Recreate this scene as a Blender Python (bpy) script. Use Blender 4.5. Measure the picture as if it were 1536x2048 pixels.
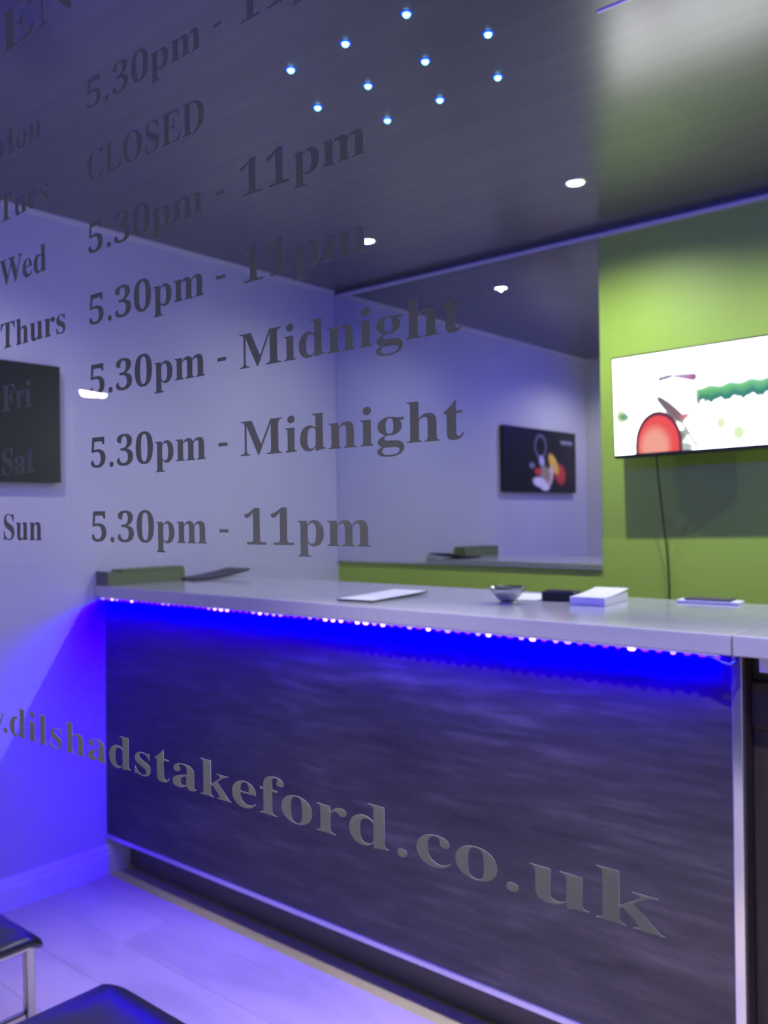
import bpy, bmesh, math, random
from mathutils import Vector, Matrix

for o in list(bpy.data.objects):
    bpy.data.objects.remove(o, do_unlink=True)
scene = bpy.context.scene
COL = scene.collection
random.seed(7)

# ------------------------------------------------------------------ camera
YAW, PITCH, ROLL, FPX, CAMZ = math.radians(40.0094), math.radians(0.0956), math.radians(-0.7339), 1742.92, 1.4348
fw = Vector((-math.sin(YAW) * math.cos(PITCH), math.cos(YAW) * math.cos(PITCH), math.sin(PITCH)))
rt0 = Vector((math.cos(YAW), math.sin(YAW), 0))
up0 = rt0.cross(fw)
rt = math.cos(ROLL) * rt0 + math.sin(ROLL) * up0
up = math.cos(ROLL) * up0 - math.sin(ROLL) * rt0
cam = bpy.data.cameras.new('camera')
cam.sensor_fit = 'VERTICAL'
cam.sensor_height = 36.0
cam.lens = FPX / 2048 * 36.0
cam.clip_start = 0.02
cam.dof.use_dof = True
cam.dof.focus_distance = 0.72
cam.dof.aperture_fstop = 9.5
camo = bpy.data.objects.new('camera', cam)
camo.matrix_world = Matrix(((rt.x, up.x, -fw.x, 0), (rt.y, up.y, -fw.y, 0), (rt.z, up.z, -fw.z, CAMZ), (0, 0, 0, 1)))
COL.objects.link(camo)
scene.camera = camo

# ------------------------------------------------------------------ world, exposure
world = bpy.data.worlds.new('night_sky')
scene.world = world
world.use_nodes = True
bg = world.node_tree.nodes['Background']
bg.inputs[0].default_value = (0.75, 0.80, 1.0, 1)
bg.inputs[1].default_value = 0.035
scene.view_settings.view_transform = 'Standard'
scene.view_settings.look = 'None'
scene.view_settings.exposure = 0.0
scene.view_settings.gamma = 1.0
scene.view_settings.use_curve_mapping = False

# light levels used by the lamps' builders further down
DOWNLIGHT_BACK = 5.2     # W per recessed downlight over the counter
DOWNLIGHT_FRONT = 20.0    # W per recessed downlight by the window
LED_POWER = 62.0         # W of the blue strip under the worktop
LED_RGB = (-0.014, -0.046, 1.0)   # a 461 nm blue diode in linear Rec.709: outside the gamut, so red and green come out slightly negative
WINDOW_LED_RGB = (0.006, -0.010, 1.0)
WINDOW_LED_POWER = 54.0   # W of the blue strip over the shop window

# ------------------------------------------------------------------ room numbers (metres)
ZC = 2.60                 # ceiling
XL, XR = -3.126, 1.60     # left / right wall
YB = 3.351                # back wall
YF0, YF = 0.38, 0.53      # front wall outer / inner face
YG = 0.4958                 # window glass

# ------------------------------------------------------------------ helpers
def tag(o, label=None, cat=None, group=None, kind=None):
    if label: o['label'] = label
    if cat: o['category'] = cat
    if group: o['group'] = group
    if kind: o['kind'] = kind
    return o

def empty(name, loc=(0, 0, 0), rz=0.0):
    o = bpy.data.objects.new(name, None)
    o.empty_display_size = 0.05
    o.location = loc
    o.rotation_euler = (0, 0, rz)
    COL.objects.link(o)
    return o

def link(name, me, parent=None, loc=(0, 0, 0), rot=(0, 0, 0)):
    o = bpy.data.objects.new(name, me)
    o.location = loc
    o.rotation_euler = rot
    COL.objects.link(o)
    if parent: o.parent = parent
    return o

def finish(bm, mats, smooth=False, name='mesh'):
    me = bpy.data.meshes.new(name)
    bmesh.ops.recalc_face_normals(bm, faces=bm.faces)
    bm.to_mesh(me); bm.free()
    for m in (mats if isinstance(mats, (list, tuple)) else [mats]):
        me.materials.append(m)
    if smooth:
        for p in me.polygons: p.use_smooth = True
    return me

def add_box(bm, x0, x1, y0, y1, z0, z1, bev=0.0, seg=2):
    r = bmesh.ops.create_cube(bm, size=1.0)
    vs = r['verts']
    for v in vs:
        v.co.x = x0 if v.co.x < 0 else x1
        v.co.y = y0 if v.co.y < 0 else y1
        v.co.z = z0 if v.co.z < 0 else z1
    if bev > 0:
        es = list({e for v in vs for e in v.link_edges})
        bmesh.ops.bevel(bm, geom=es, offset=bev, segments=seg, affect='EDGES', profile=0.5)

def box_mesh(x0, x1, y0, y1, z0, z1, mat, bev=0.0, seg=2, smooth=False):
    bm = bmesh.new()
    add_box(bm, x0, x1, y0, y1, z0, z1, bev, seg)
    return finish(bm, mat, smooth)

def box(name, x0, x1, y0, y1, z0, z1, mat, parent=None, bev=0.0, seg=2):
    """box given in world metres, origin at its base centre (relative to the parent's base)"""
    cx, cy, cz = (x0 + x1) / 2, (y0 + y1) / 2, z0
    me = box_mesh(x0 - cx, x1 - cx, y0 - cy, y1 - cy, 0, z1 - z0, mat, bev, seg)
    base = parent.location if parent else Vector((0, 0, 0))
    return link(name, me, parent, Vector((cx, cy, cz)) - base)

def lathe_mesh(prof, mat, n=32, smooth=True):
    bm = bmesh.new()
    rings = []
    for r, z in prof:
        if r < 1e-6: rings.append([bm.verts.new((0, 0, z))])
        else: rings.append([bm.verts.new((r * math.cos(2 * math.pi * i / n), r * math.sin(2 * math.pi * i / n), z)) for i in range(n)])
    for a, b in zip(rings, rings[1:]):
        for i in range(n):
            j = (i + 1) % n
            if len(a) == 1 and len(b) == 1: continue
            if len(a) == 1: bm.faces.new((a[0], b[i], b[j]))
            elif len(b) == 1: bm.faces.new((a[i], a[j], b[0]))
            else: bm.faces.new((a[i], a[j], b[j], b[i]))
    return finish(bm, mat, smooth)

def tube_mesh(pts, r, mat, n=8):
    bm = bmesh.new()
    pts = [Vector(p) for p in pts]
    rings = []
    for i, p in enumerate(pts):
        d = (pts[min(i + 1, len(pts) - 1)] - pts[max(i - 1, 0)]).normalized()
        a = d.cross(Vector((0, 1, 0.01))).normalized()
        b = d.cross(a).normalized()
        rings.append([bm.verts.new(p + r * (math.cos(2 * math.pi * k / n) * a + math.sin(2 * math.pi * k / n) * b)) for k in range(n)])
    for a, b in zip(rings, rings[1:]):
        for i in range(n):
            j = (i + 1) % n
            bm.faces.new((a[i], a[j], b[j], b[i]))
    bm.faces.new(rings[0]); bm.faces.new(rings[-1])
    return finish(bm, mat, True)

# ------------------------------------------------------------------ materials
def mat(name, col=(0.8, 0.8, 0.8), rough=0.5, metal=0.0, spec=0.5, coat=0.0):
    m = bpy.data.materials.new(name)
    m.use_nodes = True
    b = m.node_tree.nodes['Principled BSDF']
    b.inputs['Base Color'].default_value = (*col, 1)
    b.inputs['Roughness'].default_value = rough
    b.inputs['Metallic'].default_value = metal
    b.inputs['Specular IOR Level'].default_value = spec
    b.inputs['Coat Weight'].default_value = coat
    return m

def nd(m, t, **kw):
    n = m.node_tree.nodes.new(t)
    for k, v in kw.items(): setattr(n, k, v)
    return n

def lk(m, a, b): m.node_tree.links.new(a, b)

def bsdf(m): return m.node_tree.nodes['Principled BSDF']

def noise_color(m, scale, c0, c1, p0=0.35, p1=0.65, detail=4, vec_scale=(1, 1, 1), coord='Object', distortion=0.0):
    tc = nd(m, 'ShaderNodeTexCoord'); mp = nd(m, 'ShaderNodeMapping')
    mp.inputs['Scale'].default_value = vec_scale
    nz = nd(m, 'ShaderNodeTexNoise')
    nz.inputs['Scale'].default_value = scale
    nz.inputs['Detail'].default_value = detail
    nz.inputs['Distortion'].default_value = distortion
    cr = nd(m, 'ShaderNodeValToRGB')
    cr.color_ramp.elements[0].position = p0; cr.color_ramp.elements[0].color = (*c0, 1)
    cr.color_ramp.elements[1].position = p1; cr.color_ramp.elements[1].color = (*c1, 1)
    lk(m, tc.outputs[coord], mp.inputs['Vector']); lk(m, mp.outputs[0], nz.inputs['Vector'])
    lk(m, nz.outputs['Fac'], cr.inputs[0])
    return cr, nz, mp

def add_bump(m, src, strength, dist):
    b = nd(m, 'ShaderNodeBump')
    b.inputs['Strength'].default_value = strength
    b.inputs['Distance'].default_value = dist
    lk(m, src, b.inputs['Height']); lk(m, b.outputs[0], bsdf(m).inputs['Normal'])
    return b

def painted(name, c, rough=0.55):
    m = mat(name, c, rough)
    cr, nz, mp = noise_color(m, 1.7, tuple(x * 0.94 for x in c), tuple(min(1, x * 1.04) for x in c), 0.3, 0.7, 3)
    lk(m, cr.outputs[0], bsdf(m).inputs['Base Color'])
    n2 = nd(m, 'ShaderNodeTexNoise'); n2.inputs['Scale'].default_value = 160; n2.inputs['Detail'].default_value = 3
    tc = nd(m, 'ShaderNodeTexCoord'); lk(m, tc.outputs['Object'], n2.inputs['Vector'])
    add_bump(m, n2.outputs['Fac'], 0.15, 0.002)
    return m

M_WALL = painted('white_emulsion', (0.59, 0.59, 0.61), 0.5)
M_GREEN = painted('lime_emulsion', (0.41, 0.62, 0.065), 0.5)
M_OUT = painted('outside_render', (0.35, 0.34, 0.33), 0.8)
M_SKIRT = mat('white_gloss_paint', (0.74, 0.73, 0.74), 0.3)
M_CEIL = mat('glossy_grey_pvc', (0.12, 0.12, 0.125), 0.25, 0, 0.8)
cr, nz, mp = noise_color(M_CEIL, 3.0, (0.115, 0.115, 0.12), (0.13, 0.13, 0.135), 0.35, 0.65, 4, (0.25, 9, 9))
lk(M_CEIL, cr.outputs[0], bsdf(M_CEIL).inputs['Base Color'])
add_bump(M_CEIL, nz.outputs['Fac'], 0.10, 0.0016)
M_CEILBACK = mat('ceiling_void', (0.08, 0.08, 0.085), 0.8)
M_CORNICE = mat('silver_trim', (0.55, 0.55, 0.56), 0.35, 0.0)
M_MIRROR = mat('mirror_silver', (0.80, 0.82, 0.85), 0.0, 1.0)
M_CHROME = mat('chrome', (0.50, 0.50, 0.53), 0.12, 1.0)
M_ALU = mat('polished_aluminium', (0.78, 0.77, 0.79), 0.16, 0.9)
M_TOP = mat('white_gloss_worktop', (0.62, 0.62, 0.635), 0.12, 0, 0.6)
cr, nz, mp = noise_color(M_TOP, 14, (0.39, 0.39, 0.405), (0.42, 0.42, 0.435), 0.3, 0.7, 3)
lk(M_TOP, cr.outputs[0], bsdf(M_TOP).inputs['Base Color'])
M_BLACK = mat('black_plastic', (0.012, 0.012, 0.014), 0.35)
M_LEATHER = mat('black_leatherette', (0.010, 0.010, 0.012), 0.28, 0, 0.5)
n2 = nd(M_LEATHER, 'ShaderNodeTexNoise'); n2.inputs['Scale'].default_value = 220
add_bump(M_LEATHER, n2.outputs['Fac'], 0.05, 0.0006)
M_PAPER = mat('white_paper', (0.72, 0.72, 0.74), 0.6)
M_CARD = mat('dark_card', (0.03, 0.028, 0.035), 0.45)
M_BOXGREEN = mat('green_card', (0.16, 0.20, 0.075), 0.6)
M_BOXGREY = mat('grey_card', (0.10, 0.11, 0.11), 0.6)
M_BROWN = mat('dark_brown_wood', (0.030, 0.021, 0.022), 0.5)
cr, nz, mp = noise_color(M_BROWN, 5, (0.024, 0.017, 0.018), (0.038, 0.027, 0.027), 0.3, 0.7, 5, (8, 8, 0.7))
lk(M_BROWN, cr.outputs[0], bsdf(M_BROWN).inputs['Base Color'])
M_PLINTH = mat('dark_plinth', (0.09, 0.085, 0.09), 0.3)
M_STEEL_POST = mat('street_lamp_paint', (0.05, 0.05, 0.05), 0.5)
M_PAVE = mat('pavement', (0.12, 0.12, 0.12), 0.9)
cr, nz, mp = noise_color(M_PAVE, 9, (0.09, 0.09, 0.09), (0.15, 0.15, 0.145), 0.3, 0.7, 6)
lk(M_PAVE, cr.outputs[0], bsdf(M_PAVE).inputs['Base Color'])
M_FRAME = mat('window_frame_grey', (0.08, 0.08, 0.085), 0.4)

# dark weathered wood laminate of the counter front: long grain along x with brushed streaks
M_WOOD = mat('grey_wood_laminate', (0.1, 0.1, 0.1), 0.42)
tc = nd(M_WOOD, 'ShaderNodeTexCoord')
def grain(scale, vs, detail, dist):
    mp = nd(M_WOOD, 'ShaderNodeMapping'); mp.inputs['Scale'].default_value = vs
    n = nd(M_WOOD, 'ShaderNodeTexNoise'); n.inputs['Scale'].default_value = scale; n.inputs['Detail'].default_value = detail
    n.inputs['Roughness'].default_value = 0.62; n.inputs['Distortion'].default_value = dist
    lk(M_WOOD, tc.outputs['Object'], mp.inputs[0]); lk(M_WOOD, mp.outputs[0], n.inputs['Vector'])
    return n
g1 = grain(2.2, (0.5, 1, 5.0), 4, 0.35)
g2 = grain(6.0, (0.9, 1, 6.5), 7, 0.3)
g3 = grain(3.0, (0.9, 1, 2.6), 3, 0.2)
mx = nd(M_WOOD, 'ShaderNodeMath', operation='ADD'); lk(M_WOOD, g1.outputs['Fac'], mx.inputs[0]); lk(M_WOOD, g2.outputs['Fac'], mx.inputs[1])
mx2 = nd(M_WOOD, 'ShaderNodeMath', operation='MULTIPLY_ADD'); mx2.inputs[1].default_value = 0.5
lk(M_WOOD, g3.outputs['Fac'], mx2.inputs[0]); lk(M_WOOD, mx.outputs[0], mx2.inputs[2])
cr = nd(M_WOOD, 'ShaderNodeValToRGB')
els = cr.color_ramp.elements
els[0].position = 0.40; els[0].color = (0.023, 0.0205, 0.024, 1)
els[1].position = 0.70; els[1].color = (0.098, 0.088, 0.094, 1)
e = els.new(0.54); e.color = (0.044, 0.040, 0.044, 1)
sc_ = nd(M_WOOD, 'ShaderNodeMath', operation='MULTIPLY'); sc_.inputs[1].default_value = 0.42
lk(M_WOOD, mx2.outputs[0], sc_.inputs[0]); lk(M_WOOD, sc_.outputs[0], cr.inputs[0])
lk(M_WOOD, cr.outputs[0], bsdf(M_WOOD).inputs['Base Color'])
add_bump(M_WOOD, g2.outputs['Fac'], 0.25, 0.003)

# pale grey laminate floor boards; each board shifts the grain by its own location
M_FLOOR = mat('pale_grey_laminate', (0.5, 0.48, 0.48), 0.38)
oi = nd(M_FLOOR, 'ShaderNodeObjectInfo')
tcf = nd(M_FLOOR, 'ShaderNodeTexCoord'); mpf = nd(M_FLOOR, 'ShaderNodeMapping'); mpf.inputs['Scale'].default_value = (1.0, 3.2, 1)
va = nd(M_FLOOR, 'ShaderNodeVectorMath', operation='ADD')
lk(M_FLOOR, tcf.outputs['Object'], va.inputs[0]); lk(M_FLOOR, oi.outputs['Location'], va.inputs[1]); lk(M_FLOOR, va.outputs[0], mpf.inputs[0])
nf = nd(M_FLOOR, 'ShaderNodeTexNoise'); nf.inputs['Scale'].default_value = 2.2; nf.inputs['Detail'].default_value = 6; nf.inputs['Distortion'].default_value = 0.8
lk(M_FLOOR, mpf.outputs[0], nf.inputs['Vector'])
crf = nd(M_FLOOR, 'ShaderNodeValToRGB')
crf.color_ramp.elements[0].position = 0.30; crf.color_ramp.elements[0].color = (0.405, 0.35, 0.26, 1)
crf.color_ramp.elements[1].position = 0.55; crf.color_ramp.elements[1].color = (0.50, 0.435, 0.315, 1)
lk(M_FLOOR, nf.outputs['Fac'], crf.inputs[0])
hs = nd(M_FLOOR, 'ShaderNodeHueSaturation')
mr = nd(M_FLOOR, 'ShaderNodeMapRange'); mr.inputs['To Min'].default_value = 0.92; mr.inputs['To Max'].default_value = 1.06
lk(M_FLOOR, oi.outputs['Random'], mr.inputs['Value']); lk(M_FLOOR, mr.outputs[0], hs.inputs['Value'])
lk(M_FLOOR, crf.outputs[0], hs.inputs['Color']); lk(M_FLOOR, hs.outputs[0], bsdf(M_FLOOR).inputs['Base Color'])

def emit_mat(name, rgb, strength):
    m = bpy.data.materials.new(name); m.use_nodes = True
    nt = m.node_tree; nt.nodes.clear()
    e = nt.nodes.new('ShaderNodeEmission'); e.inputs[0].default_value = (*rgb, 1); e.inputs[1].default_value = strength
    o = nt.nodes.new('ShaderNodeOutputMaterial'); nt.links.new(e.outputs[0], o.inputs[0])
    return m

M_LENS = emit_mat('downlight_lens', (0.95, 0.97, 1.0), 14.0)
M_STAR = emit_mat('blue_star_core', (0.20, 0.62, 1.0), 7.0)
M_STAR_RIM = emit_mat('blue_star_rim', (0.0, 0.05, 1.0), 2.0)
M_STREET = emit_mat('street_lamp_lens', (1.0, 0.98, 0.95), 95.0)

# clear pane: Fresnel mix of straight transmission and mirror reflection
M_GLASS = bpy.data.materials.new('window_glass'); M_GLASS.use_nodes = True
nt = M_GLASS.node_tree; nt.nodes.clear()
lw = nt.nodes.new('ShaderNodeLayerWeight'); lw.inputs['Blend'].default_value = 0.5
pw5 = nt.nodes.new('ShaderNodeMath'); pw5.operation = 'POWER'; pw5.inputs[1].default_value = 5.0
fr = nt.nodes.new('ShaderNodeMath'); fr.operation = 'MULTIPLY_ADD'; fr.inputs[1].default_value = 0.96; fr.inputs[2].default_value = 0.04
nt.links.new(lw.outputs['Facing'], pw5.inputs[0]); nt.links.new(pw5.outputs[0], fr.inputs[0])
tr = nt.nodes.new('ShaderNodeBsdfTransparent'); tr.inputs[0].default_value = (0.975, 0.985, 0.985, 1)
gl = nt.nodes.new('ShaderNodeBsdfGlossy'); gl.inputs['Roughness'].default_value = 0.0; gl.inputs['Color'].default_value = (1, 1, 1, 1)
ms = nt.nodes.new('ShaderNodeMixShader'); ou = nt.nodes.new('ShaderNodeOutputMaterial')
nt.links.new(fr.outputs[0], ms.inputs[0]); nt.links.new(tr.outputs[0], ms.inputs[1]); nt.links.new(gl.outputs[0], ms.inputs[2]); nt.links.new(ms.outputs[0], ou.inputs[0])

# etched grey vinyl, part opaque and part letting room light through
M_VINYL = bpy.data.materials.new('grey_vinyl'); M_VINYL.use_nodes = True
nt = M_VINYL.node_tree; nt.nodes.clear()
df = nt.nodes.new('ShaderNodeBsdfDiffuse'); df.inputs[0].default_value = (0.46, 0.46, 0.47, 1)
tl = nt.nodes.new('ShaderNodeBsdfTranslucent'); tl.inputs[0].default_value = (0.58, 0.58, 0.60, 1)
ms = nt.nodes.new('ShaderNodeMixShader'); ms.inputs[0].default_value = 0.5
ou = nt.nodes.new('ShaderNodeOutputMaterial')
nt.links.new(df.outputs[0], ms.inputs[1]); nt.links.new(tl.outputs[0], ms.inputs[2]); nt.links.new(ms.outputs[0], ou.inputs[0])

# ------------------------------------------------------------------ room shell
floor = link('floor', box_mesh(XL - 0.1, XR + 0.1, YF0, YB + 0.1, -0.12, -0.006, M_CEILBACK)); tag(floor, 'pale grey laminate floor of the shop', kind='structure')
bw, bl = 0.19, 1.285
row = 0; y = YF
while y < YB:
    y1 = min(y + bw, YB); x = XL - ((row * 0.43) % 1.0) * bl
    while x < XR:
        xa, xb = max(x, XL), min(x + bl, XR)
        if xb - xa > 0.03:
            box('board', xa + 0.0004, xb - 0.0004, y + 0.0004, y1 - 0.0004, -0.006, 0.0, M_FLOOR, floor, 0.0006, 1)
        x += bl
    y = y1; row += 1

ceiling = link('ceiling', box_mesh(XL - 0.1, XR + 0.1, YF0, YB + 0.1, ZC + 0.009, ZC + 0.12, M_CEILBACK)); tag(ceiling, 'glossy grey panelled ceiling', kind='structure')
pw = 0.2; y = YF; k = 0
while y < YB - 0.01:
    y1 = min(y + pw, YB)
    p = box('panel', XL, XR, y + 0.0001, y1 - 0.0001, ZC, ZC + 0.008, M_CEIL, ceiling, 0.0004, 1)
    p.rotation_euler.x = math.radians(random.uniform(-0.16, 0.16))
    y = y1; k += 1

tag(link('wall_left', box_mesh(XL - 0.1, XL, YF0, YB + 0.1, 0, ZC + 0.008, M_WALL)), 'white painted left wall', kind='structure')
tag(link('wall_back', box_mesh(XL, XR, YB, YB + 0.1, 0, ZC + 0.008, M_GREEN)), 'lime green painted back wall', kind='structure')
tag(link('wall_right', box_mesh(XR, XR + 0.1, YF0, YB + 0.1, 0, ZC + 0.008, M_WALL)), 'white painted right wall', kind='structure')
WX0, WX1, WZ0, WZ1 = -2.80, 1.40, 0.42, 2.36
bm = bmesh.new()
add_box(bm, XL, WX0, YF0, YF, 0, ZC + 0.008); add_box(bm, WX1, XR, YF0, YF, 0, ZC + 0.008)
add_box(bm, WX0, WX1, YF0, YF, 0, WZ0); add_box(bm, WX0, WX1, YF0, YF, WZ1, ZC + 0.008)
tag(link('wall_front', finish(bm, M_WALL)), 'white shop front wall around the window', kind='structure')
win = empty('window_1', ((WX0 + WX1) / 2, YG, WZ0)); tag(win, 'large clear shop window with grey lettering', kind='structure')
box('pane', WX0 + 0.03, WX1 - 0.03, YG - 0.003, YG + 0.003, WZ0 + 0.03, WZ1 - 0.03, M_GLASS, win)
for a in ((WX0, WX1, WZ0, WZ0 + 0.04), (WX0, WX1, WZ1 - 0.04, WZ1), (WX0, WX0 + 0.04, WZ0 + 0.04, WZ1 - 0.04), (WX1 - 0.04, WX1, WZ0 + 0.04, WZ1 - 0.04)):
    box('window_frame', a[0], a[1], YG - 0.025, YG + 0.025, a[2], a[3], M_FRAME, win, 0.003)

# skirting with a moulded top on the left wall, running into the toe space of the counter
def moulding(name, prof, length, m, loc, rz=0):
    bm = bmesh.new()
    a = [bm.verts.new((0, p[0], p[1])) for p in prof]; b = [bm.verts.new((length, p[0], p[1])) for p in prof]
    n = len(prof)
    for i in range(n): bm.faces.new((a[i], a[(i + 1) % n], b[(i + 1) % n], b[i]))
    bm.faces.new(a); bm.faces.new(b)
    o = link(name, finish(bm, m), None, loc, (0, 0, rz)); return o
sk = [(0, 0), (-0.018, 0), (-0.018, 0.082), (-0.015, 0.089), (-0.013, 0.092), (-0.014, 0.096), (-0.012, 0.103), (-0.008, 0.109), (-0.006, 0.115), (0, 0.118)]
o = moulding('baseboard_left', sk, YB - YF, M_SKIRT, (XL, YF, 0), math.pi / 2); tag(o, 'white moulded skirting on the left wall', kind='structure')
# slim silver cornice strips
co = [(0, -0.016), (-0.014, -0.016), (-0.018, -0.022), (-0.016, -0.028), (-0.010, -0.034), (0, -0.036)]
o = moulding('trim_1', co, XR - XL, M_CORNICE, (XL, YB, ZC)); tag(o, 'silver cornice strip along the back wall', kind='structure')
sg = box('painted_shadow_gap', XL, XR, YB - 0.022, YB, ZC - 0.0155, ZC, M_CEILBACK); sg.parent = o; sg.location -= o.location  # solid dark strip, its colour standing in for the shade above the cornice
co2 = [(0, 0), (-0.018, 0), (-0.018, -0.004), (-0.010, -0.007), (-0.005, -0.016), (0, -0.018)]
o = moulding('trim_2', co2, YB - YF, M_CORNICE, (XL, YF, ZC), math.pi / 2); tag(o, 'thin silver cornice strip along the left wall', kind='structure')
tag(box('trim_3', -0.915, XR - 0.02, 1.884, 1.892, ZC - 0.003, ZC + 0.0005, M_SKIRT, None, 0.001), 'thin white strip on the ceiling', kind='structure')  # narrow white line across part of the ceiling

# outside: pavement in front of the shop
tag(box('floor_outside', -26, 8, -16, YF0 - 0.002, -0.12, -0.02, M_PAVE), 'pavement and street outside the shop', kind='structure')

# ------------------------------------------------------------------ counter
CX0, CX1 = XL + 0.001, -0.628           # counter carcass
CYP = 1.962                              # face of the wood panel
ZT0, ZT1 = 1.118, 1.163                  # worktop
c = empty('service_counter', ((CX0 + CX1) / 2, 2.25, 0)); tag(c, 'service counter with a dark grey wood-grain front and silver edge trims', 'counter')
box('front_panel', CX0, -0.652, CYP, CYP + 0.018, 0.165, ZT0 - 0.001, M_WOOD, c)
box('bottom_trim', CX0, -0.652, CYP - 0.007, CYP + 0.022, 0.147, 0.164, M_ALU, c, 0.002)
box('corner_trim', -0.651, CX1, CYP - 0.009, CYP + 0.013, 0.005, ZT0 - 0.001, M_ALU, c, 0.003, 3)
box('end_panel', -0.650, CX1, CYP + 0.014, 2.54, 0.0, ZT0 - 0.001, M_BROWN, c)
box('plinth', XL + 0.02, -0.66, 2.056, 2.072, 0.012, 0.146, M_PLINTH, c)
box('carcass', CX0 + 0.03, -0.66, CYP + 0.12, 2.53, 0.147, ZT0 - 0.001, M_BROWN, c)
box('base_board', CX0 + 0.001, -0.66, CYP + 0.023, CYP + 0.119, 0.148, 0.163, M_PLINTH, c)

wt = box('worktop', CX0, -0.6375, 1.915, 2.585, ZT0, ZT1, M_TOP, None, 0.003, 3)
tag(wt, 'long glossy white worktop along the top of the counter', 'worktop')
fl = empty('counter_flap', (-0.25, 2.25, ZT0)); tag(fl, 'white lift-up flap continuing the worktop at its right end', 'counter flap')
box('flap_top', -0.6345, 0.10, 1.915, 2.585, ZT0, ZT1, M_TOP, fl, 0.003, 3)
box('support_rail', -0.592, 0.06, 1.955, 1.985, ZT0 - 0.036, ZT0 - 0.001, M_SKIRT, fl, 0.002)
g = empty('counter_gate', (-0.27, 2.02, 0)); tag(g, 'dark brown wooden gate under the counter flap', 'gate')
box('gate_panel', -0.626, 0.09, 2.02, 2.045, 0.002, ZT0 - 0.002, M_BROWN, g, 0.002)
box('gate_rail', -0.626, 0.09, 2.008, 2.0195, 0.95, 1.05, M_BROWN, g, 0.002)
sc2 = empty('side_counter', (0.85, 2.25, 0)); tag(sc2, 'white-topped side counter beyond the flap', 'counter')
box('worktop', 0.105, XR - 0.002, 1.915, 2.585, ZT0, ZT1, M_TOP, sc2, 0.003, 3)
box('carcass', 0.12, XR - 0.002, CYP, 2.56, 0.0, ZT0 - 0.001, M_WOOD, sc2)

# blue LED strip under the lip of the worktop, with its light
ls = empty('led_strip', (-1.88, 1.93, ZT0)); tag(ls, 'blue LED strip under the front lip of the worktop', 'led strip')
box('tape', CX0 + 0.04, -0.665, 1.9165, 1.9265, ZT0 - 0.0022, ZT0 - 0.0003, M_PAPER, ls)
M_LED = [emit_mat('led_dot_%d' % i, c, s) for i, (c, s) in enumerate((((0.75, 0.55, 1.0), 3.2), ((0.5, 0.35, 1.0), 1.6), ((0.28, 0.06, 1.0), 1.1)))]
led_me = [lathe_mesh([(0.0048, 0), (0.0048, -0.002), (0.0042, -0.005), (0.0025, -0.0068), (0, -0.0072)], m, 10) for m in M_LED]
n_led = 74
for i in range(n_led):
    t = i / (n_led - 1); x = CX0 + 0.06 + t * (-0.668 - CX0 - 0.06)
    k = random.choices((0, 1, 2), (0.06 + 0.5 * t, 0.42, 0.9 - 0.6 * t))[0]
    q = link('led', led_me[k], ls, (x + 1.88 , 1.9185 - 1.93, -0.0024 + random.uniform(-0.0008, 0.0006))); q.scale = (random.uniform(1.5, 2.3), 1.0, 1.0)
tail = link('tail_wire', tube_mesh([(-0.69, 1.918, ZT0 - 0.005), (-0.672, 1.917, ZT0 - 0.010), (-0.655, 1.916, ZT0 - 0.016), (-0.640, 1.917, ZT0 - 0.019), (-0.631, 1.924, ZT0 - 0.012), (-0.630, 1.935, ZT0 - 0.004)], 0.0035, mat('blue_wire', (0.01, 0.01, 0.45), 0.4)), ls, (1.88, -1.93, -ZT0))
def colored_light(name, kind, rgb, watts, loc, rot=(0, 0, 0), parent=None):
    l = bpy.data.lights.new(name, kind); l.energy = watts; l.use_nodes = True
    nt = l.node_tree
    em = nt.nodes['Emission'] if 'Emission' in nt.nodes else nt.nodes.new('ShaderNodeEmission')
    cx = nt.nodes.new('ShaderNodeCombineXYZ')
    for i in range(3): cx.inputs[i].default_value = rgb[i]
    nt.links.new(cx.outputs[0], em.inputs['Color'])
    out = [n for n in nt.nodes if n.type == 'OUTPUT_LIGHT'][0]
    nt.links.new(em.outputs[0], out.inputs[0])
    o = bpy.data.objects.new(name, l); o.location = loc; o.rotation_euler = rot
    COL.objects.link(o)
    if parent: o.parent = parent
    return o
lo = colored_light('strip_light', 'AREA', LED_RGB, LED_POWER, (0.0, 0.004, -0.013), (math.radians(12), 0, 0), ls)
lo.data.shape = 'RECTANGLE'; lo.data.size = 2.40; lo.data.size_y = 0.010

# the same kind of strip over the inside of the shop window, out of the picture
wl = empty('window_led_strip', (-0.7, YF, 2.44)); tag(wl, 'blue LED strip fixed over the inside of the shop window', 'led strip')
box('tape', -2.40, 1.38, YF + 0.0005, YF + 0.012, 2.434, 2.446, M_PAPER, wl)
wo = colored_light('window_strip_light', 'AREA', WINDOW_LED_RGB, WINDOW_LED_POWER, (0.2, 0.016, 0), (math.radians(54), 0, 0), wl)
wo.data.shape = 'RECTANGLE'; wo.data.size = 3.7; wo.data.size_y = 0.012

# ------------------------------------------------------------------ mirror, television, picture
mi = empty('wall_mirror', ((XL - 1.629) / 2, YB, 1.196)); tag(mi, 'large frameless mirror on the green back wall reaching the ceiling', 'mirror')
box('mirror_glass', XL + 0.003, -1.629, YB - 0.007, YB - 0.0005, 1.199, ZC - 0.037, [M_MIRROR], mi)
box('bottom_channel', XL + 0.003, -1.629, YB - 0.011, YB - 0.0005, 1.188, 1.1985, M_ALU, mi, 0.001)

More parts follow.
